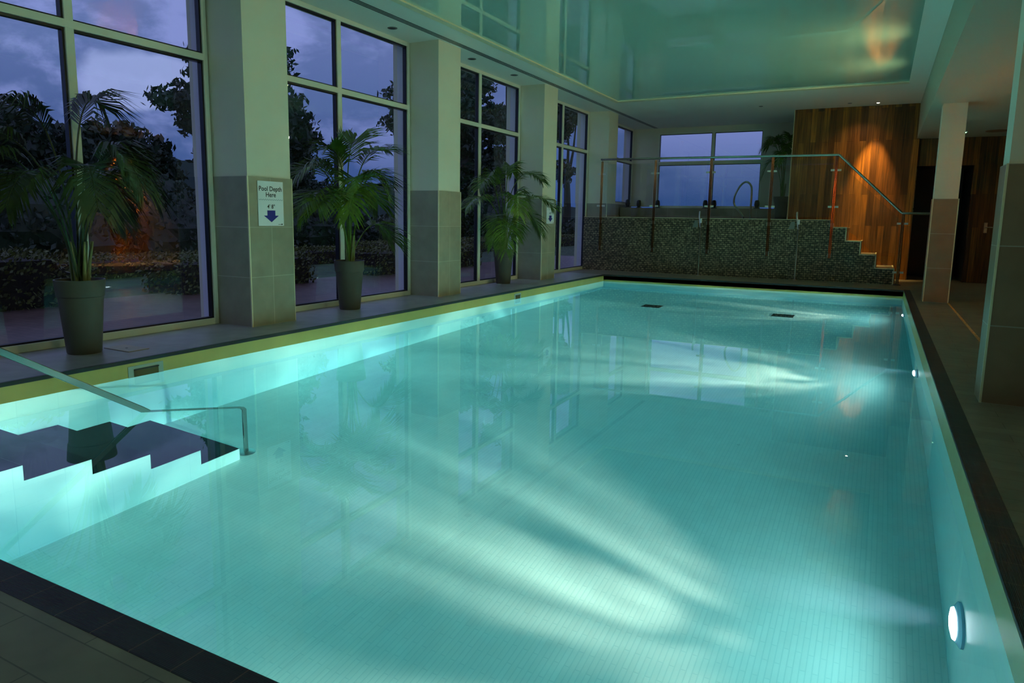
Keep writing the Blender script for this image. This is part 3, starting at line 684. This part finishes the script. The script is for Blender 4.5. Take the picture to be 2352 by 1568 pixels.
# access hatch in the left deck
e = empty('floor_hatch', (-.45, 2.68, 0)); tag(e, 'small pale square hatch cover set in the deck beside the nearest palm', 'hatch')
under(MB().box(-.66, -.30, 2.60, 2.80, 0, .006).build('cover', principled('hatch_cover', (.42, .37, .27), .4, noise_amt=.1)), e)
under(MB().lathe([(.012, .006), (.010, .008), (.001, .008)], (-.48, 2.7, 0), 10).build('knob', M['slate']), e)

# ------------------------------------------------------------------ outdoors
g = empty('ground'); g['kind'] = 'structure'; g['label'] = 'garden ground beyond the windows'; g['category'] = 'ground'
MB().box(-4.7, -1.34, -12, 22, -.15, -.05).build('patio_paving', M['patio'], g)
MB().box(-140, -4.7, -60, 300, -.20, -.06).box(-4.7, -1.34, 22, 300, -.2, -.06).box(-1.34, 60, 19.5, 300, -.2, -.06).build('lawn', M['lawn'], g)
def hill(pts, name, label):
    mb = MB(); rnd = random.Random(5)
    for (xa, ya, za), (xb, yb, zb) in zip(pts, pts[1:]):
        n = 14
        for i in range(n):
            t0, t1 = i/n, (i+1)/n
            def q(t): return Vector((xa+(xb-xa)*t, ya+(yb-ya)*t, za+(zb-za)*t + .5*noise.noise(Vector((xa+(xb-xa)*t, ya+(yb-ya)*t, 0))*.25)))
            A, B = q(t0), q(t1); mb.face([(A.x, A.y, -.3), (B.x, B.y, -.3), B, A])
            mb.face([A, B, (B.x-12, B.y+6, B.z*.6), (A.x-12, A.y+6, A.z*.6)])
    o = mb.build(name, M['hill']); tag(o, label, 'hill', kind='structure'); return o
hill([(-60, 8, 9.5), (-60, 36, 9), (-60, 49, 6.9), (-60, 56, 7.8), (-60, 70, 4.6), (-60, 80, 6.1), (-60, 92, 6.0), (-62, 105, 5.0), (-70, 150, 4.7), (-75, 230, 4.9)], 'hill_line', 'low dark hill line beyond the garden')
o = bpy.data.objects['hill_line']; 
hill([(-60, 290, 4.0), (-10, 290, 3.6), (10, 290, 4.4), (60, 290, 4.6)], 'hill_line', 'flat dark horizon line seen through the far window')

def leaves(mb, c, r, n, size, rnd, shell=.55):
    c = Vector(c)
    for _ in range(n):
        v = Vector((rnd.gauss(0, 1), rnd.gauss(0, 1), rnd.gauss(0, 1))).normalized()
        k = shell + (1-shell)*rnd.random()
        p = c + Vector((v.x*r[0], v.y*r[1], v.z*r[2]))*k
        nn = Vector((rnd.uniform(-1, 1), rnd.uniform(-1, 1), rnd.uniform(-.4, 1))).normalized()
        t = nn.orthogonal().normalized(); b = nn.cross(t); a = rnd.uniform(0, 6.28); t, b = t*math.cos(a)+b*math.sin(a), b*math.cos(a)-t*math.sin(a)
        s = size*rnd.uniform(.6, 1.3)
        vs = [mb.bm.verts.new(q) for q in (p-t*s, p-b*s*.45, p+t*s, p+b*s*.45)]
        mb.bm.faces.new(vs)
def blob(mb, c, r, rnd, n=9):
    rings = []; off = Vector((rnd.uniform(0, 50),)*3)
    for i in range(n+1):
        th = PI*i/n; ring = []
        for k in range(2*n):
            ph = PI*k/n; v = Vector((math.sin(th)*math.cos(ph), math.sin(th)*math.sin(ph), math.cos(th)))
            q = 1+.35*noise.noise(v*1.7+off)
            ring.append(mb.bm.verts.new(Vector(c)+Vector((v.x*r[0], v.y*r[1], v.z*r[2]))*q))
        rings.append(ring)
    for A, B in zip(rings, rings[1:]):
        for k in range(2*n): mb.bm.faces.new([A[k], A[(k+1) % (2*n)], B[(k+1) % (2*n)], B[k]])
def tree(x, y, blobs, label, seed, size=.13, dens=1.0, trunk_r=.22, cat='tree', trunk_top=None):
    rnd = random.Random(seed)
    e = empty('oak_tree', (x, y, -.06)); tag(e, label, cat, 'trees in the garden')
    mb = MB(); tk = MB(); cz = sum(b[2] for b in blobs)/len(blobs)
    tt = Vector((0, 0, (trunk_top or cz*.5)))
    tk.tube([(0, 0, 0), (.05, .08, tt.z*.5), tuple(tt)], [trunk_r*1.25, trunk_r, trunk_r*.8], 8)
    for (bx, by, bz, rx_, ry_, rz_) in blobs:
        # each bough is a cluster of small leaf tufts
        c0 = Vector((bx-x, by-y, bz)); m_ = (tt+c0)/2 + Vector((rnd.uniform(-.3, .3), rnd.uniform(-.3, .3), -.25))
        tk.tube([tuple(tt), tuple(m_), tuple(c0)], [trunk_r*.5, trunk_r*.28, .03], 6)
        blob(mb, c0, (rx_*.62, ry_*.62, rz_*.62), rnd)
        nt_ = int(46*rx_*ry_*rz_**.5*dens)+16
        for _ in range(nt_):
            v = Vector((rnd.gauss(0, 1), rnd.gauss(0, 1), rnd.gauss(0, 1))).normalized(); k = rnd.uniform(.25, 1.0)
            c1 = c0 + Vector((v.x*rx_, v.y*ry_, v.z*rz_))*k; r_ = rnd.uniform(.22, .5)
            leaves(mb, c1, (r_, r_, r_*.6), 26, size, rnd, .2)
            if k > .8 and rnd.random() < .5: tk.tube([tuple(c0+(c1-c0)*.3), tuple(c1)], [.03, .012], 4)
    tk.build('trunk', M['bark'], e); mb.build('foliage', M['leaf'], e, recalc=False)
tree(-14.5, 8.4, [(-14.5, 8.6, 3.3, 1.1, 1.3, 1.2), (-14.2, 7.2, 3.2, 1.1, 1.2, 1.0), (-14.2, 9.2, 2.9, .8, .9, .6), (-14.5, 8.2, 1.2, 1.2, 1.5, 1.1), (-14.5, 9.9, 1.0, 1, 1.2, .9), (-14.3, 6.6, 1.8, 1.2, 1.2, 1.4), (-14.3, 5, 2.2, 1.2, 1.4, 1.8)], 'broad dark tree at the left of the first full window', 1)
tree(-14.3, 11.6, [(-14.3, 10.7, 3.0, .9, .9, .75), (-14.3, 11.7, 3.2, .9, .9, .75), (-14.2, 12.5, 3.0, .9, .8, .7), (-14.3, 13.1, 2.6, .8, .5, .8), (-14.4, 11.6, 1.5, 1, 1.5, 1.1), (-14.4, 12.7, 1.2, 1, 1.1, 1.1), (-14.4, 10.2, 1.2, .8, 1.0, 1.0)], 'lower dark tree in the middle of the first full window', 2)
tree(-14, 16.6, [(-14, 16.3, 6.3, 1.6, 2.0, 1.2), (-14, 15.0, 5.2, 1.2, 1.2, .7), (-14, 13.7, 4.8, .8, .75, .35), (-14, 14.5, 4.2, .8, .7, .45), (-14, 15.0, 3.3, .6, .5, .5), (-14, 18.0, 4.9, 1.2, .9, 1.1), (-14, 18.9, 4.2, .9, .6, .7), (-14, 18.7, 3.2, .9, .6, .9), (-14, 19.0, 2.3, 1, .9, .7), (-14, 17.6, 2.8, 1.2, 1.2, 1.3), (-14, 18.8, 1.0, 1.2, 1.1, 1.0), (-14, 16.8, 4.0, 1.2, 1.4, 1.3)], 'tall spreading oak showing on both sides of the nearest pillar', 3, trunk_r=.3)
tree(-14, 27.5, [(-14, 27.5, 6.8, 2, 2.2, 1.4), (-14, 25.4, 5.4, .9, .8, .5), (-14, 26.3, 6.0, 1, 1, .6), (-14, 29.5, 6.4, 1.5, 1.5, 1.5), (-14, 31.2, 8.0, 1.2, 1.3, 1.3), (-14, 31.0, 5.6, 1.5, 1.6, 1.6), (-14, 31.0, 3.6, 1.5, 1.5, 1.4), (-14, 33.0, 6.4, 1.2, 1.6, 1.1), (-14, 35.2, 6.6, 1.3, 1.6, 1.2), (-14, 33.5, 4.0, 1.4, 1.8, 1.3), (-14, 36.0, 4.2, 1.4, 1.8, 1.4), (-14, 34.0, 2, 1.4, 2.4, 1.2), (-14, 30.5, 1.5, 1.4, 2.0, 1.4)], 'big dark tree filling the window behind the farthest palm', 4, size=.15, dens=.9, trunk_r=.4)
tree(-13, 33.5, [(-12, 32.5, 10.0, 1.0, 1.6, .4), (-12, 34.5, 10.1, 1.0, 1.4, .35), (-12, 30.8, 10.0, .8, .8, .4)], 'high branch tips hanging at the top of the third window', 6, size=.15, dens=.8, trunk_r=.1, trunk_top=9.5)
tree(-14, 44.5, [(-14, 44.0, 9.4, 1.6, 1.9, 1.5), (-14, 46.0, 8.9, 1.6, 1.7, 1.1), (-14, 42.5, 7.5, 1.2, 1.2, 1.5), (-14, 43.6, 4.5, .9, .9, .8)], 'small round crowned tree seen through the narrow window', 5, size=.18, trunk_r=.28)

def shrub(x, y, r, label, seed):
    rnd = random.Random(seed); e = empty('shrub', (x, y, -.06)); tag(e, label, 'shrub', 'dark shrubs below the trees')
    mb = MB(); blob(mb, (0, 0, r[2]*.55), (r[0]*.85, r[1]*.85, r[2]*.8), rnd, 12)
    leaves(mb, (0, 0, r[2]*.55), (r[0], r[1], r[2]), int(1500*r[1]), .10, rnd, .75)
    mb.build('foliage', M['leaf'], e, recalc=False); MB().tube([(0, 0, 0), (0, 0, r[2]*.3)], .1, 6).build('trunk', M['bark'], e)
for i, (x, y, r, lb) in enumerate([(-12.6, 5.2, (1.2, 1.9, 1.9), 'rounded dark shrub furthest left behind the nearest palm'), (-12.8, 8.8, (1.2, 1.9, 1.5), 'dark shrub under the broad left tree'),
    (-12.8, 11.9, (1.1, 1.6, 1.6), 'dark shrub under the lower middle tree'), (-12.6, 14.6, (1.1, 1.4, 1.2), 'dark shrub at the right of the first full window'),
    (-12.5, 18.6, (1.2, 1.9, 1.7), 'dark shrub under the tall oak behind the middle palm'), (-12.5, 22.4, (1.1, 2.0, .9), 'low dark shrub below the hill line in the second window'),
    (-12.5, 31.5, (1.4, 2.6, 2.0), 'dark shrub under the big tree behind the farthest palm'), (-12.5, 36, (1.4, 2.4, 1.4), 'dark shrub in the right half of the third full window'),
    (-12.5, 44, (1.2, 3.4, .9), 'low dark shrub seen through the narrow window')]):
    shrub(x, y, r, lb, 40+i)
def hedge(x0, x1, y0, y1, h, label, seed):
    rnd = random.Random(seed); mb = MB()
    e = empty('hedge', ((x0+x1)/2, (y0+y1)/2, -.06)); tag(e, label, 'hedge', 'clipped hedges in the garden')
    under(MB().box(x0+.08, x1-.08, y0+.08, y1-.08, -.06, h-.08).build('woody_core', M['bark']), e)
    area = (x1-x0)*(y1-y0)+(h+.06)*2*(x1-x0+y1-y0)
    for _ in range(int(area*420)):
        f_ = rnd.random()*area; top = (x1-x0)*(y1-y0)
        if f_ < top: p = Vector((rnd.uniform(x0, x1), rnd.uniform(y0, y1), h+rnd.gauss(0, .035)))
        else:
            z = rnd.uniform(-.06, h)
            if rnd.random() < (x1-x0)/(x1-x0+y1-y0): p = Vector((rnd.uniform(x0, x1), rnd.choice((y0, y1))+rnd.gauss(0, .03), z))
            else: p = Vector((rnd.choice((x0, x1))+rnd.gauss(0, .03), rnd.uniform(y0, y1), z))
        n_ = Vector((rnd.uniform(-1, 1), rnd.uniform(-1, 1), rnd.uniform(-.2, 1))).normalized(); t = n_.orthogonal().normalized(); b_ = n_.cross(t); s = rnd.uniform(.022, .045)
        mb.bm.faces.new([mb.bm.verts.new(q) for q in (p-t*s, p-b_*s*.6, p+t*s, p+b_*s*.6)])
    under(mb.build('foliage', M['hedge'], recalc=False), e)
hedge(-5.6, -4.3, .5, 4.4, .66, 'thick clipped hedge at the lower left of the first full window', 11)
hedge(-8.6, -7.7, 2, 15, .34, 'long low hedge beyond the lawn behind the first full window', 12)
hedge(-5.2, -4.1, 6.1, 9.0, .5, 'clipped hedge behind the nearest pillar', 13)
hedge(-9.0, -8.0, 15.5, 34, .42, 'long far hedge running on behind the second and third windows', 14)
hedge(-5.0, -4.1, 10.9, 15.5, .5, 'clipped hedge at the right of the second full window', 15)

# ------------------------------------------------------------------ world: dusk sky with clouds
w = bpy.data.worlds.new('dusk_sky'); bpy.context.scene.world = w; w.use_nodes = True; nt = w.node_tree; nt.nodes.clear()
out = N(nt, 'ShaderNodeOutputWorld'); bg = N(nt, 'ShaderNodeBackground'); L(nt, bg.outputs[0], out.inputs[0])
tc = N(nt, 'ShaderNodeTexCoord'); s = N(nt, 'ShaderNodeSeparateXYZ'); L(nt, tc.outputs['Generated'], s.inputs[0])
gr = N(nt, 'ShaderNodeValToRGB'); L(nt, s.outputs[2], gr.inputs[0])
E_ = gr.color_ramp.elements; E_[0].position = 0; E_[0].color = (.022, .055, .19, 1); E_[1].position = .45; E_[1].color = (.14, .17, .35, 1)
e1 = E_.new(.10); e1.color = (.045, .080, .22, 1); e2 = E_.new(.20); e2.color = (.082, .118, .29, 1)
# cloud noise stretched horizontally
mp = N(nt, 'ShaderNodeMapping'); mp.inputs['Scale'].default_value = (1.3, 1.3, 2.8); mp.inputs['Location'].default_value = (.31, .12, .4); L(nt, tc.outputs['Generated'], mp.inputs[0])
n1 = N(nt, 'ShaderNodeTexNoise'); n1.inputs['Scale'].default_value = 3.2; n1.inputs['Detail'].default_value = 9; n1.inputs['Roughness'].default_value = .60; n1.inputs['Distortion'].default_value = .3
L(nt, mp.outputs[0], n1.inputs[0])
cr = N(nt, 'ShaderNodeMapRange'); cr.interpolation_type = 'SMOOTHSTEP'; cr.inputs[1].default_value = .46; cr.inputs[2].default_value = .58; L(nt, n1.outputs[0], cr.inputs[0])
# clouds fade to haze at the horizon
hz = N(nt, 'ShaderNodeMapRange'); hz.inputs[1].default_value = .03; hz.inputs[2].default_value = .16; L(nt, s.outputs[2], hz.inputs[0])
mm = N(nt, 'ShaderNodeMath', operation='MULTIPLY'); L(nt, cr.outputs[0], mm.inputs[0]); L(nt, hz.outputs[0], mm.inputs[1])
k = N(nt, 'ShaderNodeMath', operation='MULTIPLY'); L(nt, mm.outputs[0], k.inputs[0]); k.inputs[1].default_value = .75
mx = N(nt, 'ShaderNodeMix'); mx.data_type = 'RGBA'; L(nt, k.outputs[0], mx.inputs[0]); L(nt, gr.outputs[0], mx.inputs[6]); mx.inputs[7].default_value = (.20, .24, .53, 1)
# a bright break in the clouds
vd = N(nt, 'ShaderNodeVectorMath', operation='DISTANCE'); nv = N(nt, 'ShaderNodeVectorMath', operation='NORMALIZE'); L(nt, tc.outputs['Generated'], nv.inputs[0])
n2 = N(nt, 'ShaderNodeTexNoise'); n2.inputs['Scale'].default_value = 7; n2.inputs['Detail'].default_value = 6; L(nt, tc.outputs['Generated'], n2.inputs[0])
v2 = N(nt, 'ShaderNodeVectorMath', operation='SUBTRACT'); L(nt, n2.outputs['Color'], v2.inputs[0]); v2.inputs[1].default_value = (.5, .5, .5)
v3 = N(nt, 'ShaderNodeVectorMath', operation='MULTIPLY_ADD'); L(nt, v2.outputs[0], v3.inputs[0]); v3.inputs[1].default_value = (.10, .10, .06); L(nt, nv.outputs[0], v3.inputs[2])
v4 = N(nt, 'ShaderNodeVectorMath', operation='MULTIPLY'); L(nt, v3.outputs[0], v4.inputs[0]); v4.inputs[1].default_value = (1, 1, 1.9)
BRK = Vector((-.806, .571, .160)); L(nt, v4.outputs[0], vd.inputs[0]); vd.inputs[1].default_value = (BRK.x, BRK.y, BRK.z*1.9)
br_ = N(nt, 'ShaderNodeMapRange'); br_.interpolation_type = 'SMOOTHSTEP'; br_.inputs[1].default_value = .082; br_.inputs[2].default_value = .058; br_.inputs[3].default_value = 0; br_.inputs[4].default_value = .8; L(nt, vd.outputs['Value'], br_.inputs[0])
mx2 = N(nt, 'ShaderNodeMix'); mx2.data_type = 'RGBA'; L(nt, br_.outputs[0], mx2.inputs[0]); L(nt, mx.outputs[2], mx2.inputs[6]); mx2.inputs[7].default_value = (.25, .30, .56, 1)
L(nt, mx2.outputs[2], bg.inputs[0]); bg.inputs[1].default_value = 1.5

# ------------------------------------------------------------------ lamps in the room, plus added fill spots
def spot(name, loc, rot, energy, size, col, blend=.5, r=.03):
    l = bpy.data.lights.new(name, 'SPOT'); l.energy = energy; l.spot_size = R(size); l.spot_blend = blend; l.color = col; l.shadow_soft_size = r
    o = bpy.data.objects.new(name, l); C.objects.link(o); o.location = loc; o.rotation_euler = rot; return o
spot('oak_wall_downlight', (5.25, 16.55, HC-.03), (R(9), 0, 0), 520, 40, (1, .64, .20), .8)
spot('oak_wall_wash', (5.0, 16.2, HC-.03), (R(14), 0, 0), 20, 110, (1, .60, .25), .9)
spot('door_downlight', (8.6, 9.95, HL-.03), (0, R(-12), 0), 1800, 70, (1, .55, .2), .6)
spot('far_walkway_fill', (7.9, 15.8, HL-.03), (0, 0, 0), 9, 110, (1, .58, .28), .8)  # added warm fill under the low ceiling, no fixture here

for i, (y, pw) in enumerate(((.5, 60), (4.8, 70), (10.4, 70), (12.5, 60))):
    spot('bulkhead_fill', (6.03, y, HL+.12), (0, R(82), 0), pw, 150, (.95, 1, .50), 1.0, .03)  # added fill spots to brighten the pillars, no real fittings on the bulkhead
spot('walkway_fill', (7.6, 1.2, HL-.03), (0, 0, 0), 10, 130, (1, .58, .26), .9)  # added warm fill for the near deck and column
spot('column_fill', (6.75, 3.4, HL-.03), (R(28), 0, 0), 9, 95, (1, .50, .20), .9)  # added fill aimed to warm the near column front
# ------------------------------------------------------------------ camera
yaw, pitch, roll = .4909, -.1454, .0151
fwd = Vector((-math.sin(yaw)*math.cos(pitch), math.cos(yaw)*math.cos(pitch), math.sin(pitch)))
r0 = Vector((math.cos(yaw), math.sin(yaw), 0)); u0 = r0.cross(fwd)
rt = r0*math.cos(roll)+u0*math.sin(roll); up = u0*math.cos(roll)-r0*math.sin(roll)
cam = bpy.data.cameras.new('camera'); co = bpy.data.objects.new('camera', cam); C.objects.link(co)
co.matrix_world = Matrix(((rt.x, up.x, -fwd.x, 5.5239), (rt.y, up.y, -fwd.y, -1.2214), (rt.z, up.z, -fwd.z, 1.2298), (0, 0, 0, 1)))
cam.sensor_width = 36; cam.lens = 36*1602.49/2352; cam.shift_x = (1176-1154.68)/2352; cam.shift_y = (736.77-784)/2352
cam.clip_start = .05; cam.clip_end = 1000
S = bpy.context.scene; S.camera = co
S.view_settings.view_transform = 'Standard'; S.view_settings.look = 'None'; S.view_settings.exposure = 0
S.cycles.max_bounces = 7; S.cycles.diffuse_bounces = 3; S.cycles.glossy_bounces = 3; S.cycles.transmission_bounces = 4; S.cycles.transparent_max_bounces = 12
S.cycles.sample_clamp_indirect = 60; S.cycles.use_adaptive_sampling = True; S.cycles.adaptive_threshold = .04
S.cycles.blur_glossy = .5; S.cycles.use_denoising = True
S.cycles.use_light_tree = False
